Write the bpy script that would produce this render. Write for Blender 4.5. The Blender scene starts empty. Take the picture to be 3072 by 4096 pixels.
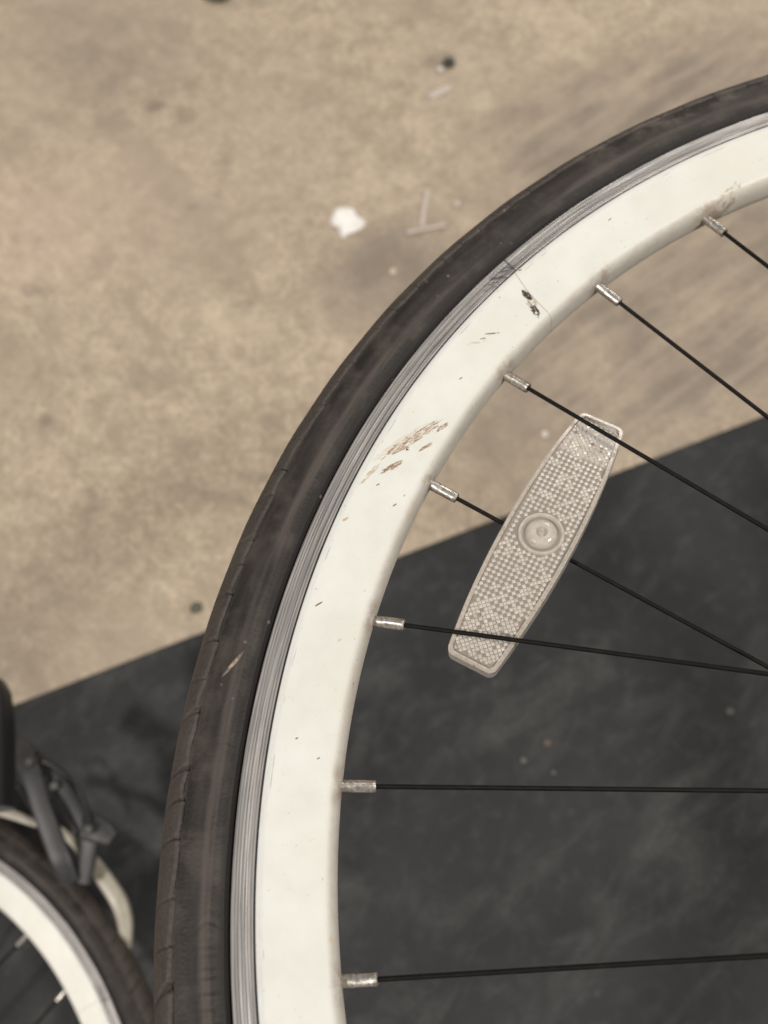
import bpy, bmesh, math, random
import numpy as np
from mathutils import Vector, Matrix
random.seed(7); rng = np.random.default_rng(7)
S = bpy.context.scene; COL = S.collection
# ------------------------------------------------------------------ camera
FPX = 4006.27; CX, CY = 1536.0, 2048.0            # focal length and centre in photo pixels
CAMH = 0.895                                      # lens height over the concrete
UP = Vector((-0.12, -0.40, -0.908)).normalized()  # world up seen from the camera (x right, y down, z forward)
Xc = (Vector((1, 0, 0)) - UP * UP.x).normalized(); Yc = UP.cross(Xc)
W3 = Matrix((Xc, Yc, UP))                         # camera axes -> world axes
def c2w(v): return W3 @ Vector(v) + Vector((0, 0, CAMH))
def ray(px, py): return W3 @ Vector(((px - CX) / FPX, (py - CY) / FPX, 1.0))
def at(px, py, h=0.0):                            # where the line of sight meets the height h
    d = ray(px, py); s = (h - CAMH) / d.z
    return Vector((d.x * s, d.y * s, h))
cam = bpy.data.cameras.new('camera'); camo = bpy.data.objects.new('camera', cam); COL.objects.link(camo)
S.camera = camo
camo.matrix_world = Matrix.Translation((0, 0, CAMH)) @ (W3 @ Matrix(((1, 0, 0), (0, -1, 0), (0, 0, -1)))).to_4x4()
cam.sensor_fit = 'VERTICAL'; cam.sensor_height = 24.0; cam.lens = 24.0 * FPX / 4096
cam.clip_start = 0.01; cam.clip_end = 60
cam.dof.use_dof = True; cam.dof.focus_distance = 0.335; cam.dof.aperture_fstop = cam.lens / 3.5
# ------------------------------------------------------------------ light: ceiling lamps of the room
S.view_settings.view_transform = 'Standard'; S.view_settings.look = 'None'; S.view_settings.exposure = 0; S.view_settings.gamma = 1
wd = bpy.data.worlds.new('World'); S.world = wd; wd.use_nodes = True
bg = wd.node_tree.nodes['Background']; bg.inputs[0].default_value = (1.0, 0.95, 0.90, 1); bg.inputs[1].default_value = 0.19
def area(name, loc, target, sx, sy, power, col):
    l = bpy.data.lights.new(name, 'AREA'); l.shape = 'RECTANGLE'; l.size = sx; l.size_y = sy; l.energy = power; l.color = col
    o = bpy.data.objects.new(name, l); COL.objects.link(o); o.location = loc
    o.rotation_euler = (Vector(target) - Vector(loc)).to_track_quat('-Z', 'Y').to_euler()
area('ceiling_lamp', (4.5, -1.0, 6.4), (0, .2, 0), 1.5, 0.8, 385, (1.0, 0.95, 0.885))
area('ceiling_lamp', (-3.8, -2.5, 6.6), (0, .2, 0), 0.7, 0.55, 395, (1.0, 0.95, 0.885))
area('ceiling_lamp', (2.8, 6.3, 6.0), (0, .2, 0), 1.4, 0.7, 140, (1.0, 0.95, 0.88))
# ------------------------------------------------------------------ helpers
def link(name, me, parent=None, mats=()):
    o = bpy.data.objects.new(name, me); COL.objects.link(o)
    for m in mats: me.materials.append(m)
    if parent: o.parent = parent
    return o
def tag(o, label=None, cat=None, group=None, kind=None):
    for k, v in (('label', label), ('category', cat), ('group', group), ('kind', kind)):
        if v: o[k] = v
    return o
def empty(name, m=None, loc=None, parent=None):
    o = bpy.data.objects.new(name, None); COL.objects.link(o); o.empty_display_size = .05
    if m is not None: o.matrix_world = m
    if loc is not None: o.location = loc
    if parent: o.parent = parent
    return o
def mesh(name, V, F, smooth=True, sharp=None):
    me = bpy.data.meshes.new(name); me.from_pydata([tuple(v) for v in V], [], [tuple(f) for f in F]); me.update()
    if smooth:
        me.polygons.foreach_set('use_smooth', np.ones(len(me.polygons), bool))
        if sharp is not None: me.set_sharp_from_angle(angle=math.radians(sharp))
    return me
def grid_faces(n, m, wrap_n=True, wrap_m=False):
    i = np.arange(n if wrap_n else n - 1)[:, None]; j = np.arange(m if wrap_m else m - 1)[None, :]
    i2 = (i + 1) % n; j2 = (j + 1) % m
    return np.stack([i * m + j, i2 * m + j, i2 * m + j2, i * m + j2], -1).reshape(-1, 4)
def lathe(name, prof, thetas, closed=False, sharp=40):
    prof = np.array(prof, float); n = len(thetas); m = len(prof)
    c, s = np.cos(thetas)[:, None], np.sin(thetas)[:, None]
    V = np.stack([prof[:, 0] * c, prof[:, 0] * s, np.broadcast_to(prof[:, 1], (n, m))], -1).reshape(-1, 3)
    return mesh(name, V, grid_faces(n, m, True, closed), True, sharp)
def tube(name, pts, radii, seg=10, flat=None, up=None, cap=True, box=1.0):
    """swept tube; flat = second radius list for an oval section lying across the vector up"""
    P = [Vector(p) for p in pts]; V = []; F = []; n = len(P)
    for i, p in enumerate(P):
        d = (P[min(i + 1, n - 1)] - P[max(i - 1, 0)]).normalized()
        a = (Vector(up) if up is not None else (Vector((0, 0, 1)) if abs(d.z) < .9 else Vector((1, 0, 0))))
        b = d.cross(a).normalized(); a = b.cross(d).normalized()
        r1 = radii[i] if hasattr(radii, '__len__') else radii
        r2 = (flat[i] if hasattr(flat, '__len__') else flat) if flat is not None else r1
        for k in range(seg):
            t = 2 * math.pi * k / seg; ct, st = math.cos(t), math.sin(t); V.append(p + b * (r1 * math.copysign(abs(ct) ** box, ct)) + a * (r2 * math.copysign(abs(st) ** box, st)))
    F = [tuple(f) for f in grid_faces(n, seg, False, True)]
    if cap:
        F.append(tuple(range(seg))[::-1]); F.append(tuple(range((n - 1) * seg, n * seg)))
    return mesh(name, V, F, True, 50)
def spline(pts, n=8):
    P = [Vector(p) for p in pts]; out = []
    for i in range(len(P) - 1):
        p0, p1, p2, p3 = P[max(i - 1, 0)], P[i], P[i + 1], P[min(i + 2, len(P) - 1)]
        for k in range(n):
            t = k / n
            out.append(.5 * ((2 * p1) + (p2 - p0) * t + (2 * p0 - 5 * p1 + 4 * p2 - p3) * t * t + (3 * p1 - p0 - 3 * p2 + p3) * t ** 3))
    return out + [P[-1]]
# ------------------------------------------------------------------ material kit
class NT:
    def __init__(s, name):
        s.m = bpy.data.materials.new(name); s.m.use_nodes = True; s.t = s.m.node_tree; s.n = s.t.nodes
        s.b = s.n['Principled BSDF']; s.oc = s.n.new('ShaderNodeTexCoord').outputs['Object']
    def put(s, sock, v):
        if isinstance(v, bpy.types.NodeSocket): s.t.links.new(v, sock)
        elif isinstance(v, tuple) and len(v) == 3 and sock.type == 'RGBA': sock.default_value = (*v, 1)
        else: sock.default_value = v
    def set(s, **k):
        for a, v in k.items(): s.put(s.b.inputs[a.replace('_', ' ')], v)
    def map(s, v=None, loc=(0, 0, 0), rot=(0, 0, 0), scale=(1, 1, 1), typ='POINT'):
        n = s.n.new('ShaderNodeMapping'); n.vector_type = typ; s.put(n.inputs[0], v or s.oc)
        n.inputs[1].default_value = loc; n.inputs[2].default_value = rot; n.inputs[3].default_value = scale; return n.outputs[0]
    def noise(s, v, scale, detail=4, rough=.55, dist=0, col=False):
        n = s.n.new('ShaderNodeTexNoise'); s.put(n.inputs['Vector'], v)
        n.inputs['Scale'].default_value = scale; n.inputs['Detail'].default_value = detail
        n.inputs['Roughness'].default_value = rough; n.inputs['Distortion'].default_value = dist
        return n.outputs['Color' if col else 'Fac']
    def voro(s, v, scale, feat='F1'):
        n = s.n.new('ShaderNodeTexVoronoi'); n.feature = feat; s.put(n.inputs['Vector'], v); n.inputs['Scale'].default_value = scale
        return n.outputs['Distance']
    def ramp(s, f, *stops, interp='LINEAR'):
        n = s.n.new('ShaderNodeValToRGB'); s.put(n.inputs[0], f); r = n.color_ramp; r.interpolation = interp
        while len(r.elements) < len(stops): r.elements.new(.5)
        for e, (p, c) in zip(r.elements, stops):
            e.position = p; e.color = (*c, 1) if isinstance(c, tuple) else (c, c, c, 1)
        return n.outputs[0]
    def mix(s, f, a, b, mode='MIX'):
        n = s.n.new('ShaderNodeMix'); n.data_type = 'RGBA'; n.blend_type = mode
        s.put(n.inputs[0], f); s.put(n.inputs[6], a); s.put(n.inputs[7], b); return n.outputs[2]
    def math(s, op, a, b=0.0, c=None, clamp=False):
        n = s.n.new('ShaderNodeMath'); n.operation = op; n.use_clamp = clamp
        s.put(n.inputs[0], a); s.put(n.inputs[1], b)
        if c is not None: s.put(n.inputs[2], c)
        return n.outputs[0]
    def sstep(s, v, a, b):
        n = s.n.new('ShaderNodeMapRange'); n.interpolation_type = 'SMOOTHSTEP'; s.put(n.inputs[0], v)
        n.inputs[1].default_value = a; n.inputs[2].default_value = b; return n.outputs[0]
    def length(s, v):
        n = s.n.new('ShaderNodeVectorMath'); n.operation = 'LENGTH'; s.put(n.inputs[0], v); return n.outputs['Value']
    def xyz(s, v):
        n = s.n.new('ShaderNodeSeparateXYZ'); s.put(n.inputs[0], v); return n.outputs
    def vec(s, x, y, z):
        n = s.n.new('ShaderNodeCombineXYZ'); s.put(n.inputs[0], x); s.put(n.inputs[1], y); s.put(n.inputs[2], z); return n.outputs[0]
    def bump(s, h, strength=.3, dist=.001, prev=None):
        n = s.n.new('ShaderNodeBump'); n.inputs['Strength'].default_value = strength; n.inputs['Distance'].default_value = dist
        s.put(n.inputs['Height'], h)
        if prev is not None: s.put(n.inputs['Normal'], prev)
        return n.outputs[0]
    def polar(s):                                   # (angle, radius, z) of a point on a wheel, in metres along the rim
        x, y, z = s.xyz(s.oc)[:3]
        a = s.math('ARCTAN2', y, s.math('MULTIPLY', x, -1.0))   # cut kept on the far side of the wheel
        r = s.math('SQRT', s.math('ADD', s.math('MULTIPLY', x, x), s.math('MULTIPLY', y, y)))
        return a, r, z
    def spot(s, c, size, rot=0.0, v=None):          # 0 at the centre, 1 on the edge of an ellipse
        return s.length(s.map(v, (*c, 0), (0, 0, rot), (size[0], size[1], 1), 'TEXTURE'))
def plain(name, col, rough=.5, metal=0.0, **k):
    m = NT(name); m.set(Base_Color=col, Roughness=rough, Metallic=metal, **k); return m.m

# concrete: warm grey slab, mottled, with broom streaks and greyer, darker patches
def concrete():
    m = NT('concrete'); p = m.oc
    big = m.noise(p, 3.2, 3, .55, .3); mid = m.noise(p, 42, 7, .70, .4); fine = m.noise(p, 170, 5, .65)
    col = m.ramp(mid, (.32, (.295, .240, .178)), (.46, (.432, .350, .260)), (.57, (.51, .418, .312)), (.70, (.60, .495, .375)))
    col = m.mix(m.ramp(fine, (.36, .7), (.60, 0.0)), col, (.24, .195, .150))
    col = m.mix(m.ramp(big, (.45, 0.0), (.62, .55)), col, (.375, .308, .240))
    pat = m.noise(m.map(p, rot=(0, 0, -.75), scale=(1.5, .8, 1), typ='TEXTURE'), 9, 6, .66, 1.2)
    col = m.mix(m.ramp(pat, (.52, 0.0), (.66, .75)), col, (.290, .240, .180))
    col = m.mix(m.ramp(pat, (.28, .5), (.44, 0.0)), col, (.61, .505, .375))
    sd = at(2700, 1328) - at(2600, 1400)
    st = m.map(p, rot=(0, 0, math.atan2(sd.y, sd.x)), scale=(.12, .016, 1), typ='TEXTURE')
    stn = m.noise(st, 1.0, 4, .6)
    greyed = m.math('MAXIMUM', m.sstep(m.spot(at(2650, 500)[:2], (.26, .15), math.radians(20)), 1.15, .45),
                  m.sstep(m.spot(at(2650, 1220)[:2], (.26, .17), math.radians(20)), 1.15, .6))
    w2 = m.sstep(m.spot(at(1560, 1080)[:2], (.11, .085), math.radians(10)), 1.2, .3)
    w3 = m.sstep(m.spot(at(450, 180)[:2], (.20, .10), math.radians(-30)), 1.2, .3)
    w = m.math('MAXIMUM', greyed, m.math('MAXIMUM', w2, m.math('MULTIPLY', w3, .5)))
    w = m.math('MULTIPLY', w, m.ramp(m.noise(p, 14, 4, .6), (.3, .35), (.6, 1.0)))
    col = m.mix(m.math('MULTIPLY', w, .9), col, (.205, .170, .137))  # greyer, darker tone mixed in at set places of the slab
    stm = m.math('MULTIPLY', m.ramp(stn, (.44, 0.0), (.64, .42)), m.math('ADD', m.math('MULTIPLY', greyed, .7), .3))
    col = m.mix(stm, col, (.43, .355, .272))
    col = m.mix(m.ramp(m.voro(m.map(p, rot=(.3, .2, .5)), 46), (.06, .4), (.16, 0.0)), col, (.22, .18, .14))
    for px, py, rx, ry, k in ((618, 428, 55, 26, .6), (735, 462, 60, 50, .38), (770, 830, 30, 18, .45), (868, 772, 26, 20, .4), (60, 955, 30, 26, .5), (130, 1166, 45, 30, .5),
                              (184, 1680, 45, 30, .55), (890, 650, 40, 40, .3), (412, 835, 34, 24, .3), (400, 1045, 60, 70, .35), (1240, 890, 28, 34, .4), (330, 200, 130, 60, .16),
                              (1755, 240, 75, 45, .45), (2060, 460, 150, 60, .3), (950, 1240, 90, 60, .22), (560, 1500, 80, 55, .25)):
        c = at(px, py); u_ = (at(px + rx, py) - c).length; v_ = (at(px, py + ry) - c).length
        e = m.math('ADD', m.spot((c.x, c.y), (u_, v_)), m.math('MULTIPLY', m.math('ADD', mid, -.5), 1.4))
        col = m.mix(m.math('MULTIPLY', m.sstep(e, 1.15, .35), k), col, (.175, .145, .112))
    l0, l1 = at(250, 260), at(1080, 1180); lm = (l0 + l1) / 2; ld = l1 - l0
    e = m.math('ADD', m.spot((lm.x, lm.y), (ld.length / 2, .030), math.atan2(ld.y, ld.x)), m.math('MULTIPLY', m.math('ADD', mid, -.5), 1.6))
    col = m.mix(m.math('MULTIPLY', m.sstep(e, 1.15, .4), .38), col, (.235, .195, .15))
    pink = m.math('MULTIPLY', m.sstep(m.spot(at(330, 850)[:2], (.21, .15)), 1.2, .2), m.ramp(big, (.35, 1.0), (.65, .4)))
    col = m.mix(m.math('MULTIPLY', pink, .45), col, (.53, .40, .325))
    m.set(Base_Color=col, Roughness=m.ramp(mid, (.3, .62), (.7, .82)), Normal=m.bump(m.math('ADD', mid, fine), .25, .0015))
    m.b.inputs['Specular IOR Level'].default_value = .3
    return m.m
def rubber_mat():
    m = NT('rubber mat'); p = m.oc
    a = m.noise(p, 9, 4, .6); b = m.noise(p, 60, 4, .65); c = m.noise(p, 420, 2, .5)
    col = m.ramp(a, (.3, (.0170, .0180, .0190)), (.7, (.0300, .0313, .0322)))
    col = m.mix(m.ramp(b, (.50, 0.0), (.75, .45)), col, (.066, .066, .066))
    sp = m.ramp(m.voro(m.map(p, rot=(.4, .1, .3)), 34), (.05, .5), (.15, 0.0))
    sp = m.math('MULTIPLY', sp, m.ramp(m.noise(p, 22, 2), (.58, 0.0), (.66, 1.0)))
    col = m.mix(sp, col, (.07, .067, .063))
    sm = m.math('MULTIPLY', m.ramp(m.noise(m.map(p, rot=(0, 0, .7), scale=(1.6, .7, 1), typ='TEXTURE'), 16, 5, .65, .6), (.50, 0.0), (.72, .62)), m.ramp(m.noise(p, 300, 3, .6), (.35, .5), (.6, 1.0)))
    col = m.mix(sm, col, (.085, .083, .080))
    m.set(Base_Color=col, Roughness=m.ramp(b, (.3, .56), (.7, .72)), Normal=m.bump(m.math('ADD', c, b), .18, .0012))
    m.b.inputs['Specular IOR Level'].default_value = .25
    return m.m
def tyre_rubber():
    m = NT('tyre rubber'); a, r, z = m.polar()
    v = m.vec(m.math('MULTIPLY', a, .33), m.math('MULTIPLY', r, 6.0), m.math('MULTIPLY', z, 6.0))    # drawn out along the tyre
    band = m.noise(v, 42, 5, .62); fine = m.noise(m.oc, 900, 3, .6); blot = m.noise(m.oc, 70, 4, .6)
    col = m.ramp(band, (.30, (.014, .0115, .0095)), (.50, (.0215, .0180, .0155)), (.70, (.034, .0285, .0248)))
    col = m.mix(m.ramp(blot, (.48, 0.0), (.68, .75)), col, (.060, .050, .043))
    lb = m.math('MULTIPLY', m.sstep(r, .3214, .3228), m.sstep(r, .3262, .3240))
    lb = m.math('MULTIPLY', lb, m.ramp(m.noise(m.vec(m.math('MULTIPLY', a, 1.0), m.math('MULTIPLY', r, 40.0), 0.0), 5.5, 3, .6), (.40, .12), (.62, .9)))
    col = m.mix(lb, col, (.072, .060, .053))
    pit = m.math('MULTIPLY', m.ramp(m.voro(m.oc, 62), (.05, 1.0), (.11, 0.0)), m.ramp(m.noise(m.oc, 30, 2), (.56, 0.0), (.62, .9)))
    col = m.mix(pit, col, (.010, .008, .007))
    tread = m.sstep(r, .3318, .3338)                 # dusty running surface
    col = m.mix(m.math('MULTIPLY', tread, m.ramp(fine, (.3, .35), (.7, .85))), col, (.068, .057, .050))
    bead = m.sstep(r, .3206, .3186)  # shade of the gap beside the rim put into the rubber colour
    col = m.mix(m.math('MULTIPLY', bead, .9), col, (.012, .010, .009))
    # grit and scuffs
    g = m.math('MULTIPLY', m.ramp(m.voro(m.oc, 170), (.06, 1.0), (.14, 0.0)), m.ramp(m.noise(m.oc, 60, 2), (.55, 0.0), (.62, .6)))
    col = m.mix(g, col, (.17, .15, .13))
    sc = m.spot((-.3192, .0643), (.0058, .0007), math.radians(52))
    sc = m.math('MULTIPLY', m.sstep(sc, 1.1, .4), m.ramp(m.noise(m.oc, 700, 2), (.35, .2), (.6, 1.0)))
    col = m.mix(sc, col, (.34, .26, .21))
    dry = m.math('MULTIPLY', m.sstep(m.spot((-.135, .302), (.075, .006), math.radians(24)), 1.2, .3), m.ramp(m.noise(m.oc, 110, 4, .6), (.45, 0.0), (.66, .6)))
    col = m.mix(dry, col, (.13, .11, .092))
    m.set(Base_Color=col, Roughness=m.ramp(band, (.3, .50), (.7, .66)), Normal=m.bump(m.math('ADD', fine, m.math('MULTIPLY', band, .6)), .22, .0006))
    m.b.inputs['Specular IOR Level'].default_value = .30
    return m.m
def white_enamel(marks=True):
    m = NT('white enamel'); p = m.oc; a, r, z = m.polar()
    cl = m.noise(p, 60, 4, .6)
    col = m.ramp(cl, (.35, (.606, .610, .566)), (.65, (.648, .655, .618))) if marks else m.ramp(cl, (.35, (.76, .75, .69)), (.65, (.80, .79, .74)))  # unmarked copy is coloured brighter to make up for dimmer light on it
    dirtn = m.noise(p, 240, 5, .65)
    col = m.mix(m.ramp(m.noise(p, 13, 3, .55), (.45, 0.0), (.70, .4)), col, (.62, .575, .49))
    fr = m.math('FRACT', m.math('ADD', m.math('MULTIPLY', a, 180 / math.pi / 11.25), 100.5 - 61.53 / 11.25))
    ds = m.math('MULTIPLY', m.math('ABSOLUTE', m.math('SUBTRACT', fr, .5)), .0563)
    hole = m.math('MULTIPLY', m.math('MULTIPLY', m.sstep(ds, .0085, .0015), m.sstep(r, .2898, .2866)), m.ramp(dirtn, (.38, .15), (.62, 1.0)))
    if marks: col = m.mix(m.math('MULTIPLY', hole, .75), col, (.22, .165, .115))
    inner = m.sstep(r, .2905, .2868)                # patchy tan tone where the paint rounds over to the inside
    col = m.mix(m.math('MULTIPLY', inner, m.ramp(dirtn, (.4, .12), (.68, .5))), col, (.50, .40, .31))
    edge = m.math('MULTIPLY', m.sstep(r, .3066, .3080), m.ramp(m.noise(m.vec(m.math('MULTIPLY', a, .3), m.math('MULTIPLY', r, 8.0), z), 130, 4, .65), (.48, .25), (.66, .6)))
    col = m.mix(edge, col, (.47, .47, .48))
    thin = m.math('MULTIPLY', m.math('MULTIPLY', m.sstep(r, .30665, .30685), m.sstep(r, .30715, .30700)), m.ramp(m.noise(m.vec(m.math('MULTIPLY', a, .3), 0.0, 0.0), 55, 3, .6), (.52, 0.0), (.60, .5)))
    col = m.mix(thin, col, (.20, .20, .21))
    # chips and rubbed scuffs, each with its own place, direction and colour (mm in wheel axes)
    def chip(col, c, size, deg, tone, nscale, lo, hi, stretch=3.0, amt=1.0):
        if not marks: return col
        v = m.map(None, (c[0] / 1000, c[1] / 1000, 0), (0, 0, math.radians(deg)), (1, 1, 1), 'TEXTURE')
        e = m.length(m.map(v, scale=(1000 / size[0], 1000 / size[1], 0)))
        nz = m.noise(m.map(v, scale=(1, stretch, 1)), nscale, 4, .7)
        k = m.math('ADD', nz, m.math('MULTIPLY', m.sstep(e, .45, 1.15), -.45))
        return m.mix(m.math('MULTIPLY', m.sstep(k, lo, hi), amt), col, tone)
    col = chip(col, (-211.8, 206.8), (8.5, 3.2), -58, (.36, .28, .20), 500, .46, .54, 2, .85)
    col = chip(col, (-213.0, 210.0), (3.9, 2.3), -50, (.020, .015, .012), 620, .43, .47, 2)
    col = chip(col, (-210.6, 203.6), (5.4, 2.2), -62, (.026, .019, .014), 560, .44, .48, 2.5)
    col = chip(col, (-210.2, 205.4), (3.6, 1.2), -60, (.60, .55, .47), 900, .52, .58, 1.5)
    col = chip(col, (-227.4, 192.7), (4.0, .45), 9, (.20, .14, .10), 500, .30, .45, 1.5)
    col = chip(col, (-233.3, 188.7), (7.0, .8), 15, (.45, .38, .30), 500, .44, .56, 2, .8)
    col = chip(col, (-231.0, 190.4), (2.0, .4), 15, (.25, .18, .13), 500, .35, .48)
    col = chip(col, (-260.5, 147.6), (22.0, 3.4), 36, (.52, .41, .29), 240, .42, .55, 7, .5)
    col = chip(col, (-259.3, 147.7), (21.0, 3.0), 36, (.24, .130, .070), 330, .475, .535, 7, .9)
    col = chip(col, (-260.8, 143.8), (1.7, .9), 60, (.10, .045, .022), 600, .47, .55, 1)
    col = chip(col, (-266.3, 136.7), (8.5, 1.8), 33, (.24, .14, .08), 340, .46, .53, 6)
    col = chip(col, (-254.3, 144.9), (5.0, .8), 35, (.27, .16, .09), 400, .44, .53, 5)
    col = chip(col, (-248.0, 153.0), (4.6, 1.3), 40, (.24, .13, .07), 380, .44, .53, 6)
    col = chip(col, (-274.0, 134.0), (10.5, 1.2), 50, (.42, .33, .22), 330, .46, .55, 5, .8)
    col = chip(col, (-283.1, 115.9), (2.4, .7), 33, (.45, .33, .22), 500, .42, .52, 2)
    for c, s_, d in (((-240.4, 173.2), (1.1, .3), 35), ((-266.0, 121.9), (1.2, .3), 38), ((-271.7, 129.4), (1.0, .3), 35), ((-292.0, 84.8), (2.0, .35), 34),
                     ((-298.3, 40.1), (.7, .3), 30), ((-291.5, 34.0), (.8, .25), 30), ((-177.5, 245.0), (1.2, .3), 40), ((-215.0, 221.0), (1.0, .4), 20)):
        col = chip(col, c, s_, d, (.16, .12, .07), 300, .22, .40, 1)
    col = chip(col, (-128.2, 257.0), (12.5, 3.6), 47, (.33, .26, .18), 260, .40, .60, 2, .85)
    col = chip(col, (-287.2, -17.7), (1.2, 2.6), 0, (.62, .43, .20), 300, .40, .60, 1, .7)
    # brazed joint: a hairline across the rim
    jv = m.map(None, (-.2117, .2103, 0), (0, 0, math.radians(-55)), (1, 1, 1), 'TEXTURE'); jx, jy = m.xyz(jv)[:2]
    jy = m.math('ADD', jy, m.math('MULTIPLY', m.math('MULTIPLY', jx, jx), -9.0))
    jl = m.math('MULTIPLY', m.sstep(m.math('ABSOLUTE', jy), .00032, .00012), m.sstep(m.math('ABSOLUTE', jx), .030, .024))
    col = m.mix(m.math('MULTIPLY', jl, m.ramp(dirtn, (.35, .55), (.6, .95))), col, (.36, .33, .28))
    m.set(Base_Color=col, Roughness=m.ramp(cl, (.3, .36), (.7, .48)))
    m.b.inputs['Specular IOR Level'].default_value = .38
    h = m.math('SUBTRACT', m.math('MULTIPLY', m.noise(p, 160, 3, .5), .5), m.math('MULTIPLY', jl, .9))
    m.set(Normal=m.bump(h, .18, .0006))
    return m.m
def brushed_track():
    m = NT('machined aluminium'); a, r, z = m.polar()
    v = m.vec(m.math('MULTIPLY', a, .006), r, 0.0)
    l1 = m.noise(v, 1900, 3, .75); l2 = m.noise(v, 800, 2, .6); bl = m.noise(m.vec(m.math('MULTIPLY', a, .3), m.math('MULTIPLY', r, 3.0), 0.0), 60, 3, .6)
    col = m.ramp(l1, (.34, (.15, .14, .135)), (.47, (.37, .35, .335)), (.56, (.43, .41, .395)), (.68, (.68, .655, .63)))
    gr = m.math('SINE', m.math('MULTIPLY', r, 6600.0))
    col = m.mix(m.math('MULTIPLY', m.sstep(gr, .35, .95), m.ramp(bl, (.3, .75), (.7, .35))), col, (.13, .122, .118))
    col = m.mix(m.math('MULTIPLY', m.sstep(gr, -.4, -.95), .4), col, (.62, .60, .58))
    col = m.mix(m.ramp(l2, (.5, 0.0), (.68, .65)), col, (.18, .175, .18))
    col = m.mix(m.ramp(bl, (.5, 0.0), (.8, .5)), col, (.25, .25, .27))
    jv = m.map(None, (-.2117, .2103, 0), (0, 0, math.radians(-55)), (1, 1, 1), 'TEXTURE'); jx, jy = m.xyz(jv)[:2]
    jl = m.math('MULTIPLY', m.sstep(m.math('ABSOLUTE', m.math('ADD', jy, -.0020)), .0006, .0002), m.sstep(m.math('ABSOLUTE', m.math('ADD', jx, .0150)), .0062, .0050))
    sm = m.math('MULTIPLY', m.sstep(m.spot((-.2232, .2180), (.0105, .0035), math.radians(45)), 1.1, .5), m.ramp(m.noise(m.map(None, rot=(0, 0, math.radians(-45)), scale=(1, 5, 1)), 260, 3, .6), (.45, 0.0), (.58, .8)))
    col = m.mix(m.math('MAXIMUM', m.math('MULTIPLY', jl, .85), sm), col, (.07, .065, .065))
    m.set(Base_Color=col, Metallic=.8, Roughness=m.ramp(l1, (.3, .54), (.7, .44)), Normal=m.bump(m.math('ADD', l1, l2), .12, .0003))
    m.b.inputs['Anisotropic'].default_value = .35
    tg = m.n.new('ShaderNodeTangent'); tg.direction_type = 'RADIAL'; tg.axis = 'Z'; m.t.links.new(tg.outputs[0], m.b.inputs['Tangent'])
    return m.m
def nickel():
    m = NT('dull nickel'); n = m.noise(m.oc, 700, 4, .65); n2 = m.noise(m.oc, 260, 3, .6)
    col = m.ramp(n, (.35, (.30, .275, .245)), (.6, (.60, .57, .53)))
    col = m.mix(m.ramp(n2, (.48, 0.0), (.62, .75)), col, (.20, .155, .115))
    m.set(Base_Color=col, Metallic=.85, Roughness=m.ramp(n2, (.35, .28), (.65, .56)), Normal=m.bump(n, .3, .0003)); return m.m
def black_steel():
    m = NT('black spoke steel'); n = m.noise(m.map(scale=(1, 1, .25)), 900, 4, .65)
    m.b.inputs['Specular IOR Level'].default_value = .16
    m.set(Base_Color=m.ramp(n, (.42, (.0035, .0032, .003)), (.68, (.008, .0066, .0056)), (.80, (.045, .032, .025))), Roughness=.6, Normal=m.bump(n, .25, .0003)); return m.m
M_conc, M_mat, M_tyre, M_white, M_track, M_nip, M_spoke = concrete(), rubber_mat(), tyre_rubber(), white_enamel(), brushed_track(), nickel(), black_steel()
M_seam = plain('dark groove', (.014, .014, .016), .7)
M_alloy = plain('hub alloy', (.45, .45, .46), .35, .9)

# ------------------------------------------------------------------ the setting
def slab(name, corners, h0, h1, mat, bev=0.0):
    bm = bmesh.new(); vs = [bm.verts.new((p[0], p[1], h0)) for p in corners]; f = bm.faces.new(vs)
    r = bmesh.ops.extrude_face_region(bm, geom=[f]); bmesh.ops.translate(bm, vec=(0, 0, h1 - h0), verts=[e for e in r['geom'] if isinstance(e, bmesh.types.BMVert)])
    bmesh.ops.recalc_face_normals(bm, faces=bm.faces)
    if bev:
        bmesh.ops.bevel(bm, geom=[e for e in bm.edges], offset=bev, segments=3, affect='EDGES', profile=.5)
    me = bpy.data.meshes.new(name); bm.to_mesh(me); bm.free()
    return link(name, me, None, [mat])
fl = link('floor', mesh('floor', [(-9, -9, 0), (9, -9, 0), (9, 9, 0), (-9, 9, 0)], [(0, 1, 2, 3)], False), None, [M_conc]); tag(fl, kind='structure')
e0, e1 = at(0, 2836, .014), at(3072, 1652, .014)
d = (e1 - e0).normalized(); n = Vector((d.y, -d.x, 0))
if n.y > 0: n = -n
a0, a1 = e0 - d * .45, e1 + d * .55
mat_o = slab('rubber_mat', [a0, a1, a1 + n * 1.25, a0 + n * 1.25], .0005, .014, M_mat, .0040)
tag(mat_o, 'dark grey rubber floor mat with straight edge laid on the concrete', 'mat')

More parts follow.
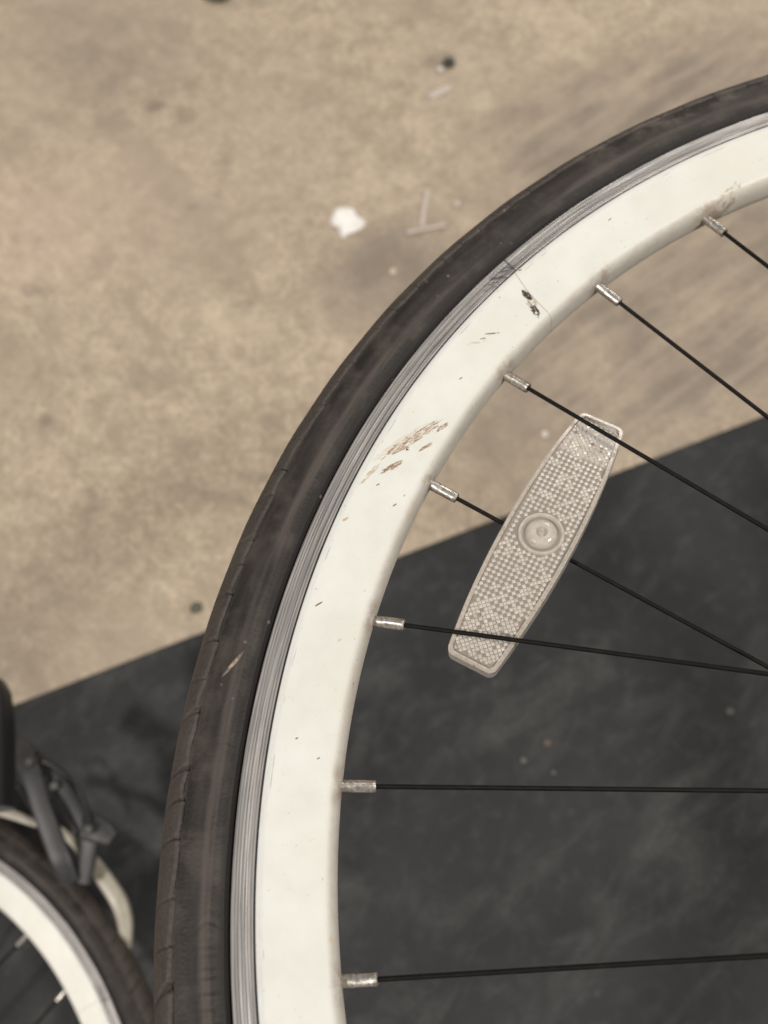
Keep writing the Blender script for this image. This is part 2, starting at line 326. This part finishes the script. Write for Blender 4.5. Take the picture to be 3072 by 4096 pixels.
# ------------------------------------------------------------------ wheel geometry (wheel axes: origin at the axle, z towards the camera)
WHEEL1 = Matrix(((0.99786996, -0.01372656, -0.063774), (-0.04084253, -0.89375497, -0.44669221), (-0.05086679, 0.44834543, -0.89241187)))
T1 = Vector((0.2713859, 0.09926501, 0.29071735))
def wheel_matrix(R, t): return Matrix.Translation(c2w(t)) @ (W3 @ R).to_4x4()
def dense(lo, hi, n_in, n_out):
    return np.concatenate([np.radians(np.linspace(lo, hi, n_in, endpoint=False)), np.radians(np.linspace(hi, lo + 360, n_out, endpoint=False))])
TH = dense(98, 200, 1500, 330)
def tyre_mesh(name, TH, fine=True):
    half = np.concatenate([np.arange(0, 10, 5.), np.arange(10, 72, 1.3 if fine else 4), np.arange(72, 130, 2.5 if fine else 6), [130., 136.]])
    ph = np.radians(np.concatenate([-half[::-1][:-1:1] if not fine else -np.concatenate([np.arange(0, 136, 8.), [136.]])[::-1][:-1], half]))
    T, P = np.meshgrid(TH, ph, indexing='ij'); D = np.degrees(P)
    rad = np.full_like(P, .0130)
    rad += np.clip((np.abs(D) - 105) / 31, 0, 1) ** 1.5 * .0017
    rad += .00028 * np.exp(-((np.abs(D) - 111) / 4.0) ** 2) - .00018 * np.exp(-((np.abs(D) - 121) / 4.0) ** 2)   # moulded rib above the bead
    rad += .00010 * np.exp(-((np.abs(D) - 84) / 5.0) ** 2)
    u = np.degrees(T) / 2.29 + .16 * np.sin(T * 53) + .10 * np.sin(T * 131 + 1)
    fr = np.mod(u, 1.0); kk = np.floor(u).astype(int) % 200; RA = rng.uniform(.25, 1.5, 200); RB = rng.uniform(-2.6, 2.6, 200)
    edge = 63 - 3.5 * fr + RB[kk] * np.sin(fr * np.pi) + .8 * np.sin(T * 37) + .6 * np.sin(T * 151)
    cap = 1 / (1 + np.exp((np.abs(D) - edge) / .55))
    rad += .00062 * cap
    rad -= .00050 * RA[kk] * np.exp(-((np.abs(D) - edge - 1.8) / 1.2) ** 2) * (.3 + .7 * (fr > .1) * (fr < .75))
    # hooked cuts from the shoulder into the running surface
    du = .93 * (np.clip((63 - np.abs(D)) / 45, -.1, 1.1)) ** 2 * .42
    g = np.abs(np.mod(u - du + .5, 1.0) - .5) * 13.6
    rad -= .00125 * RA[np.floor(u - du + .5).astype(int) % 200] * np.exp(-(g / .46) ** 2) * (np.abs(D) > 12) * (np.abs(D) < 66)
    # waviness of an old, soft casing
    rad += .00010 * np.sin(T * 23 + D * .05) * np.sin(P) ** 2 + .00007 * np.sin(T * 61 + 1.3)
    if fine:
        rad += rng.normal(0, .000035, P.shape) * (np.abs(D) < 122)
        w = np.exp(-((D - 112) / 9.0) ** 2) * np.clip((np.degrees(T) - 183) / 3, 0, 1)       # crumpled sidewall near the bottom of the picture
        rad += w * (.00022 * np.sin(T * 620 + 2 * np.sin(T * 90)) + .00012 * np.sin(T * 1010))
        lip = np.exp(-((np.degrees(T) - 182.3 - ((D - 112) / 14) ** 2 * .35) / .12) ** 2) * (np.abs(D - 112) < 15)
        rad -= lip * .0003
    r = .3275 + rad * np.cos(P); z = rad * np.sin(P)
    tuck = np.abs(D) > 133; r = np.where(tuck, .3162, r); z = np.where(tuck, np.sign(D) * .0070, z)
    V = np.stack([r * np.cos(T), r * np.sin(T), z], -1).reshape(-1, 3)
    return mesh(name, V, grid_faces(len(TH), len(ph)), True, 60)
half = [(.2863, 0), (.28632, .0016), (.28645, .0031), (.28672, .0044), (.28715, .0056), (.28775, .0065), (.2885, .00712), (.2894, .0075), (.2912, .0079),
        (.2960, .0089), (.3010, .0099), (.3045, .01055), (.3068, .01095), (.3082, .01108), (.30895, .01105), (.30925, .01080), (.30935, .01045)]
RIMP = [(r, -z) for r, z in half[::-1][:-1]] + half + [(.3105, .0095), (.3105, -.0095)]
TRACK = [(.30935, .0100), (.30955, .01040), (.30985, .01072), (.3102, .01075)] + [(.3102 + .0062 * k / 14, .01075 - (.00022 if k in (4, 5) else 0) - (.00012 if k == 9 else 0)) for k in range(1, 15)] + \
        [(.3166, .01030), (.31665, .0090), (.3160, .0085), (.3105, .0090)]
TRACK2 = [(r, -z) for r, z in TRACK]
TR = dense(98, 200, 900, 260)
rim_me = lathe('rim', RIMP, TR, True, 45); rim_me.materials.append(M_white)
def two_tracks():
    A = np.array(TRACK); n, m = len(TR), len(A); c, s = np.cos(TR)[:, None], np.sin(TR)[:, None]; V = []; F = []
    for sg in (1, -1):
        V.append(np.stack([A[:, 0] * c, A[:, 0] * s, np.broadcast_to(A[:, 1] * sg, (n, m))], -1).reshape(-1, 3))
        f = grid_faces(n, m, True, False); F.append((f if sg > 0 else f[:, ::-1]) + (0 if sg > 0 else n * m))
    return mesh('brake_track', np.concatenate(V), np.concatenate(F), True, 35)
track_me = two_tracks(); track_me.materials.append(M_track)
groove_me = lathe('groove', [(.30918, .01040), (.30922, .01098), (.30966, .01090), (.30972, .01040)], TR, False, 30); groove_me.materials.append(M_seam)
tyre_me = tyre_mesh('tyre', TH); tyre_me.materials.append(M_tyre)
def nipple_mesh():
    # lathe about z: seat at the rim (z=0) towards the hub (+z), square flats on the outer half, burred end
    V = []; F = []; seg = 20
    prof = [(-.0030, .0019, 0), (.0, .00195, 0), (.0035, .00195, 0), (.0042, .00192, .35), (.0050, .00180, .8), (.0098, .00180, .8), (.0106, .00190, .5), (.0112, .00185, .2), (.0114, .0015, 0), (.0112, .0009, 0), (.0104, .0008, 0)]
    for z, r, sq in prof:
        for k in range(seg):
            t = 2 * math.pi * k / seg; c, s_ = math.cos(t), math.sin(t)
            q = r / max(abs(c), abs(s_)); rr = (1 - sq) * r + sq * min(q, r * 1.16)
            V.append((rr * c, rr * s_, z))
    F = [tuple(f) for f in grid_faces(len(prof), seg, False, True)] + [tuple(range(seg))[::-1], tuple(range((len(prof) - 1) * seg, len(prof) * seg))]
    return mesh('nipple', V, F, True, 35)
nip_me = nipple_mesh(); nip_me.materials.append(M_nip)
def spoke_mesh(L, r=.00079):
    pts = [(0, 0, .004 + (L - .004) * k / 6) for k in range(7)]
    return tube('spoke', pts, r, 10)
# visible spokes: rim angle, hub offset, flange height (measured); the rest follow the three-cross lacing
SP = {0: (118.45, -87, .028), 1: (129.82, -95, -.028), 2: (141.11, 48, .028), 3: (152.11, 52, -.028), 4: (163.36, -76, .029), 5: (174.61, -94, -.028), 6: (185.84, 55, .028)}
def spokes(parent, idx, rot=0.0):
    for i in idx:
        j = i % 4
        a, off, z = SP.get(i, (118.47 + 11.25 * i, (-84, -90, 52, 52)[j], .028 if i % 2 == 0 else -.028))
        a = math.radians(a); o_ = a + math.radians(off)
        p0 = Vector((.2868 * math.cos(a), .2868 * math.sin(a), 0)); p1 = Vector((.022 * math.cos(o_), .022 * math.sin(o_), z))
        dv = p1 - p0; q = dv.to_track_quat('Z', 'Y').to_matrix().to_4x4() @ Matrix.Rotation(random.uniform(0, 1.5), 4, 'Z')
        me = spoke_mesh(dv.length); me.materials.append(M_spoke)
        so = link('spoke', me, parent); so.matrix_parent_inverse = Matrix(); so.matrix_local = Matrix.Translation(p0) @ q
        no = link('nipple', nip_me, so); no.matrix_local = Matrix()
def hub(parent):
    me = lathe('hub', [(.006, -.050), (.006, -.040), (.009, -.036), (.0255, -.030), (.0258, -.0265), (.013, -.022), (.011, 0), (.013, .022), (.0258, .0265), (.0255, .030), (.009, .036), (.006, .040), (.006, .050)],
               np.linspace(0, 2 * math.pi, 49)[:-1], False, 30); me.materials.append(M_alloy)
    return link('hub', me, parent)
wheel = empty('bicycle', wheel_matrix(WHEEL1, T1))
tag(wheel, 'sharp near bicycle: big white rim, worn black tyre, clear reflector on black spokes', 'bicycle', 'bicycles seen in part')
rim = link('rim', rim_me, wheel); link('brake_track', track_me, rim); link('groove', groove_me, rim)
link('tyre', tyre_me, wheel)
spokes(wheel, range(32)); hub(wheel)

# clear spoke reflector
def clear_plastic():
    m = NT('clear plastic'); n = m.noise(m.oc, 500, 3, .6)
    m.set(Base_Color=m.ramp(n, (.35, (.70, .63, .555)), (.7, (.83, .775, .71))), Roughness=m.ramp(n, (.35, .26), (.7, .42)), IOR=1.42, Normal=m.bump(n, .2, .0004))
    m.b.inputs['Transmission Weight'].default_value = .62
    return m.m
def prism_plastic():
    m = NT('prism plastic'); n = m.noise(m.oc, 420, 3, .6)
    m.set(Base_Color=m.ramp(n, (.3, (.64, .585, .52)), (.7, (.82, .77, .71))), Roughness=.20, Metallic=.4, IOR=1.5)
    return m.m
M_clear, M_prism = clear_plastic(), prism_plastic()
M_boss = clear_plastic(); M_boss.name = 'clear boss plastic'; M_boss.node_tree.nodes['Principled BSDF'].inputs['Transmission Weight'].default_value = .45
for l_ in list(M_boss.node_tree.links):
    if l_.to_socket.name == 'Roughness': M_boss.node_tree.links.remove(l_)
M_boss.node_tree.nodes['Principled BSDF'].inputs['Roughness'].default_value = .10
M_sheet = plain('dark lens backing', (.235, .208, .18), .3)  # opaque; the dark look of clear prism cells put into its colour
TC = math.radians(152.566); RC = .24385 - .0010
ref_m = Matrix.Translation((RC * math.cos(TC), RC * math.sin(TC), 0)) @ Matrix.Rotation(TC + math.pi / 2 + math.pi, 4, 'Z')   # x along the reflector, y outwards
ref_m = Matrix.Translation((RC * math.cos(TC), RC * math.sin(TC), 0)) @ Matrix(((-math.sin(TC), math.cos(TC), 0, 0), (math.cos(TC), math.sin(TC), 0, 0), (0, 0, -1, 0), (0, 0, 0, 1)))
ref_m = Matrix.Translation((RC * math.cos(TC), RC * math.sin(TC), 0)) @ Matrix.Rotation(TC - math.pi / 2, 4, 'Z') @ Matrix.Rotation(-.055, 4, 'Z')   # x: falling angle, y: outwards
HL = .0535
def halfw(x): return .0128 - .0036 * (x / .05) ** 2
def topz(x): return .0022 - .0022 * max(0, (abs(x) - .034) / .0195) ** 1.1
def outline(inset=0.0, n=28):
    P = []; rc = .0032 - inset * .5
    xe = HL - inset
    xs = [(-xe + rc) + (2 * (xe - rc)) * k / n for k in range(n + 1)]
    for sg in (1, -1):
        row = [(x, sg * (halfw(x) - inset)) for x in (xs if sg > 0 else xs[::-1])]
        P += row
        x_end, y_end = row[-1]; s = 1 if x_end > 0 else -1
        for k in range(1, 6):                       # rounded corners to the end
            t = k / 6 * math.pi / 2
            P.append((x_end + s * rc * math.sin(t), y_end - sg * rc * (1 - math.cos(t))))
        w = abs(P[-1][1]) ; y1 = P[-1][1]
        for k in range(5, 0, -1):
            t = k / 6 * math.pi / 2
            P.append((x_end + s * rc * math.sin(t), -y_end + sg * rc * (1 - math.cos(t))))
    return P
def reflector():
    loops = []; O, I, I2 = outline(0), outline(.0004), outline(.0014)
    V = []; N = len(O)
    for P, dz in ((O, None), (O, -.0004), (I, .0001), (I2, .0001), (I2, -.0010)):
        for x, y in P: V.append((x, y, -.0052 if dz is None else topz(x) + dz))
    F = []
    for L in range(4):
        for k in range(N): F.append((L * N + k, L * N + (k + 1) % N, (L + 1) * N + (k + 1) % N, (L + 1) * N + k))
    F.append(tuple(range(N))[::-1])
    me = mesh('reflector', V, F, True, 35); me.materials.append(M_clear)
    ro = link('reflector', me, wheel); ro.matrix_local = ref_m
    # prism field: small raised pyramids in staggered rows, a ring left free round the boss
    V = []; F = []; p = .00192; NF = 0; MI = []
    for j in range(-9, 10):
        for i in range(-30, 31):
            x, y = (i + .25) * p, j * p
            for k in (0, 1):                        # bright cell and, half a step on, the dark gap, at times filled
                X, Y = x + k * p * .5, y + k * p * .5
                if abs(X) > HL - .0024 or abs(Y) > halfw(X) - .0018 or math.hypot(X, Y) < .0086: continue
                end = abs(X) > .0345
                if k and random.random() > (.7 if end else .20): continue
                q = p * .5 * (.97 if not k else .8); b = len(V); z = topz(X) - .00088; h = .00050 * (random.uniform(.5, 1.5) if end else random.uniform(.92, 1.08))
                tx, ty = ((random.uniform(-.5, .5) * q, random.uniform(-.5, .5) * q) if end else (q * .12, q * .2))
                V += [(X - q, Y, z), (X, Y - q, z), (X + q, Y, z), (X, Y + q, z), (X + tx, Y + ty, z + h)]
                F += [(b, b + 1, b + 4), (b + 1, b + 2, b + 4), (b + 2, b + 3, b + 4), (b + 3, b, b + 4)]
                MI += [0] * 4
    NF = len(F); nb = len(V); n_ = 40; xs = [-(HL - .0012) + 2 * (HL - .0012) * k / n_ for k in range(n_ + 1)]
    for x in xs:
        w_ = halfw(x) - .0013 - max(0, abs(x) - (HL - .0036)) * .5
        V += [(x, -w_, topz(x) - .00095), (x, w_, topz(x) - .00095)]
    F += [(nb + 2 * k, nb + 2 * k + 2, nb + 2 * k + 3, nb + 2 * k + 1) for k in range(n_)]
    pm = mesh('prism_lens', V, F, False); pm.materials.append(M_prism); pm.materials.append(M_sheet)
    pm.polygons.foreach_set('material_index', np.array(MI + [1] * n_, dtype=np.int32))
    lo = link('prism_lens', pm, ro); lo['kind'] = 'stuff'
    bo = lathe('boss', [(.0078, .0010), (.0078, .0021), (.0074, .0026), (.0068, .0026), (.0064, .0021), (.0060, .0013), (.0056, .0012), (.0053, .0022), (.0048, .0032), (.0040, .0038), (.0028, .0041), (.0019, .0040), (.0016, .0034), (.0013, .0028), (.0009, .0030), (.0006, .0036), (.0002, .0037)],
               np.linspace(0, 2 * math.pi, 49)[:-1], False, 40); bo.materials.append(M_boss)
    bb = link('boss', bo, ro); bb.location = (0, -.0004, -.0006); bb.scale = (1.06, 1.06, 1)
    for x in (-.046, .046):                         # the two clips that hold it on the spokes
        pass
    return ro
reflector()

# ------------------------------------------------------------------ second bicycle, lower, out of focus
n2 = Vector((-.23769154, -.440255, -.86583963)).normalized(); t2 = Vector((-.45514111, .55171701, .72729458))
def nip_dir(px, py):                                 # a point of the second wheel's plane
    d = Vector(((px - CX) / FPX, (py - CY) / FPX, 1)); return d * (t2.dot(n2) / d.dot(n2)) - t2
v1 = nip_dir(279, 3947); v1 = (v1 - n2 * v1.dot(n2)).normalized(); a1 = math.radians(140.0)
x2 = v1 * math.cos(a1) - n2.cross(v1) * math.sin(a1); y2 = n2.cross(x2)
R2 = Matrix((x2, y2, n2)).transposed()
bike = empty('bicycle', wheel_matrix(R2, t2))
tag(bike, 'blurred lower bicycle with white rim, pale mudguard and grey brake arms', 'bicycle', 'bicycles seen in part')
link('tyre', tyre_me, bike); r2 = link('rim', rim_me, bike); r2.material_slots[0].link = 'OBJECT'; r2.material_slots[0].material = white_enamel(False); link('brake_track', track_me, r2); link('groove', groove_me, r2)
def spokes2(parent):
    for k in range(-3, 5):
        i = k % 4; a = a1 + math.radians(11.25 * k); o_ = a + math.radians((-84, -90, 52, 52)[(i + 1) % 4])
        p0 = Vector((.2868 * math.cos(a), .2868 * math.sin(a), 0)); p1 = Vector((.022 * math.cos(o_), .022 * math.sin(o_), .028 if (i + 1) % 2 == 0 else -.028))
        dv = p1 - p0; me = spoke_mesh(dv.length, .0010); me.materials.append(M_spoke)
        so = link('spoke', me, parent); so.matrix_local = Matrix.Translation(p0) @ dv.to_track_quat('Z', 'Y').to_matrix().to_4x4()
        link('nipple', nip_me, so)
spokes2(bike); hub(bike)
M_grey = NT('grey brake paint'); _n = M_grey.noise(M_grey.oc, 120, 4, .6)
M_grey.set(Base_Color=M_grey.ramp(_n, (.3, (.021, .0205, .022)), (.7, (.034, .033, .035))), Roughness=.48); M_grey = M_grey.m
M_cream = NT('pale guard paint'); _n = M_cream.noise(M_cream.oc, 60, 4, .6)
M_cream.set(Base_Color=M_cream.ramp(_n, (.35, (.27, .245, .195)), (.7, (.37, .34, .28))), Roughness=.4); M_cream = M_cream.m
M_dark = plain('black tube paint', (.020, .021, .024), .4)
INV = bike.matrix_world.inverted()
def bz(pts, h):                                      # photo points of zoom window -> bicycle axes at height h over the floor
    hs = h if hasattr(h, '__len__') else [h] * len(pts)
    return [INV @ at(x / 2.592, 2700 + y / 2.592, k) for (x, y), k in zip(pts, hs)]
upb = INV.to_3x3() @ Vector((0, 0, 1))
def strap(name, pts, h, w, t, parent, mat, n=6):
    P = spline(bz(pts, h), n); ws = np.interp(np.linspace(0, 1, len(P)), np.linspace(0, 1, len(w)), w)
    ts = ws * t if t < 1.01 else ws
    return link(name, tube(name, P, list(ws), 16, list(ts), upb, True, .55), parent, [mat])
cal = strap('brake_caliper', [(20, 700), (120, 760), (230, 850), (330, 900)], .125, [.010, .0125, .0125, .009], .5, bike, M_grey)
strap('brake_arm', [(220, 820), (330, 1020), (420, 1330), (530, 1640), (640, 1920), (740, 2140)], [.128, .130, .128, .124, .120, .112], [.0088, .0084, .0078, .0080, .0082, .0066], .45, cal, M_grey)
strap('brake_arm', [(280, 800), (500, 960), (690, 1190), (830, 1420), (930, 1620), (915, 1850), (870, 2160)], [.120, .121, .121, .121, .119, .115, .108], [.0080, .0066, .0058, .0064, .0078, .0070, .0054], .45, cal, M_grey)
strap('brake_lever', [(860, 1590), (960, 1585), (1080, 1640), (1175, 1705)], .121, [.0085, .0105, .0090, .0055], .5, cal, M_grey)
strap('spring', [(520, 1090), (600, 1300), (690, 1470), (800, 1640)], .114, [.0026, .0028, .0028, .0026], .8, cal, M_grey)
strap('mudguard', [(-120, 1360), (0, 1400), (190, 1470), (380, 1540), (560, 1580), (680, 1650), (820, 1785), (960, 1930), (1090, 2120), (1230, 2340), (1295, 2540), (1305, 2740), (1290, 2900)],
      [.100, .100, .100, .099, .098, .097, .096, .095, .094, .092, .088, .084, .080], [.0050, .0048, .0036, .0030, .0030, .0034, .0040, .0052, .0064, .0066, .0060, .0050, .004], .7, bike, M_cream)
M_bolt = plain('dark bolt steel', (.06, .058, .056), .5, .4)
M_cable = plain('black cable housing', (.012, .012, .013), .35)
for pts, h in (([(330, 900), (470, 900), (640, 1000), (800, 1180), (900, 1400), (930, 1560)], .128),
               ([(-40, 1180), (90, 1120), (200, 1160), (300, 1330), (380, 1500), (470, 1700)], .090)):
    P = spline(bz(pts, h), 8); link('brake_cable', tube('brake_cable', P, .0026, 10), cal, [M_cable])
for x, y, h in ((300, 900, .139), (915, 1600, .132), (560, 1150, .128)):
    b_ = tube('bolt', [bz([(x, y)], h - .006)[0], bz([(x, y)], h)[0], bz([(x, y)], h + .001)[0]], [.0042, .0042, .0030], 6); link('bolt', b_, cal, [M_bolt])
strap('frame_tube', [(-85, 60), (-78, 200), (-62, 500), (-58, 900), (-70, 1400)], .20, [.0070, .0118, .0130, .0130, .0130], 1.0, bike, M_dark)
# ------------------------------------------------------------------ litter on the concrete
def scrap():
    P = [(260, 410), (268, 350), (300, 285), (360, 275), (440, 290), (475, 350), (520, 370), (545, 410), (520, 445), (450, 480), (395, 500), (360, 530), (335, 505), (318, 440), (285, 430)]
    pts = [at(1200 + x / 2.074, 700 + y / 2.074) for x, y in P]; c = sum(pts, Vector()) / len(pts)
    bm = bmesh.new(); rings = []
    for f, h in ((1.0, .0006), (1.0, .0022), (.7, .0050), (.38, .0036)):
        rings.append([bm.verts.new((c + (p - c) * f * random.uniform(.95, 1.05)).to_tuple()[:2] + (h * random.uniform(.6, 1.4),)) for p in pts])
    for a, b in zip(rings, rings[1:]):
        for k in range(len(pts)): bm.faces.new((a[k], a[(k + 1) % len(pts)], b[(k + 1) % len(pts)], b[k]))
    bm.faces.new(rings[-1]); bm.faces.new(rings[0][::-1])
    bmesh.ops.recalc_face_normals(bm, faces=bm.faces)
    me = bpy.data.meshes.new('paper_scrap'); bm.to_mesh(me); bm.free()
    return link('paper_scrap', me, None, [plain('paper', (.80, .78, .75), .8)])
tag(scrap(), 'bright white torn paper scrap lying alone on the concrete', 'paper scrap')
M_strip = plain('translucent pale plastic', (.50, .43, .385), .5)
def strip(pts, w, name, label, cat):
    P = spline([at(x, y, .0018) for x, y in pts], 5)
    return tag(link(name, tube(name, P, w, 8, .0013, (0, 0, 1)), None, [M_strip]), label, cat)
def tpin():
    root = empty('plastic_tag', loc=at(1200 + 1020 / 2.074, 700 + 450 / 2.074, 0))
    for pts, w in (([(1010, 430), (1030, 280), (1060, 130)], .0031), ([(885, 480), (1010, 452), (1215, 412)], .0024)):
        P = spline([at(1200 + x / 2.074, 700 + y / 2.074, .0018 if w > .0028 else .0034) - root.location for x, y in pts], 5)
        link('tag_bar', tube('tag_bar', P, w, 8, .0012, (0, 0, 1)), root, [M_strip])
    return root
tag(tpin(), 'thin pale T-shaped plastic bit on the concrete between paper scrap and tyre', 'plastic bit')
strip([(1715, 388), (1760, 365), (1800, 345)], .0055, 'plastic_strip', 'short pale plastic strip on the concrete above the T-shaped bit', 'plastic strip')
def pebble(px, py, r, name, col, label, cat, flat=.6):
    bm = bmesh.new(); bmesh.ops.create_icosphere(bm, subdivisions=2, radius=r)
    for v in bm.verts: v.co *= random.uniform(.82, 1.15); v.co.z *= flat
    me = bpy.data.meshes.new(name); bm.to_mesh(me); bm.free(); me.polygons.foreach_set('use_smooth', [True] * len(me.polygons))
    o = link(name, me, None, [plain(name + ' colour', col, .7)]); o.location = at(px, py, r * flat * .9); return tag(o, label, cat)
pebble(1795, 250, .0075, 'pebble', (.035, .042, .035), 'dark pebble beside a white crumb near the pale plastic strip', 'pebble')
pebble(1762, 278, .0045, 'crumb', (.62, .58, .54), 'small white crumb touching the dark pebble', 'crumb')
pebble(2178, 1737, .0042, 'chip', (.66, .58, .52), 'pale chip on the concrete left of the reflector top', 'chip', .4)
pebble(1828, 814, .0045, 'grit', (.55, .47, .41), 'pale grit grain right of the T-shaped plastic bit', 'grit', .4)
pebble(1572, 1086, .0045, 'grit', (.55, .46, .33), 'yellowish grit grain below the T-shaped plastic bit', 'grit', .4)
pebble(785, 2430, .0060, 'bark_flake', (.09, .085, .06), 'dark olive flake on concrete left of the tyre near the mat', 'flake', .35)
# tip of a green leaf at the top edge
lp = [at(790, -40, .004), at(825, -8, .006), at(860, 2, .007), at(905, -6, .006), at(950, -45, .004)]
lv = lp + [at(905, -90, .003), at(850, -100, .003)]
lm_ = mesh('leaf', [v for v in lv] + [v - Vector((0, 0, .0008)) for v in lv], [tuple(range(7)), tuple(range(13, 6, -1))] + [(k, (k + 1) % 7, 7 + (k + 1) % 7, 7 + k) for k in range(7)], False)
tag(link('leaf', lm_, None, [plain('leaf green', (.06, .10, .04), .55)]), 'green leaf tip showing at the top edge of the concrete', 'leaf')
# dirt crumbs on the mat
for (px, py, r, c, lab) in ((2187, 2982, .0042, (.085, .068, .058), 'brownish crumb on the mat above the level spoke'), (2093, 3052, .0030, (.11, .10, .093), 'pale grey crumb on the mat left of the brownish crumb'),
                            (2910, 2858, .0042, (.075, .074, .07), 'grey oval crumb on the mat near the right edge above the level spoke'), (2212, 3100, .0022, (.10, .09, .085), 'tiny pale crumb just above the level spoke')):
    pebble(px, py, r, 'crumb', c, lab, 'crumb', .4).location.z += .0138
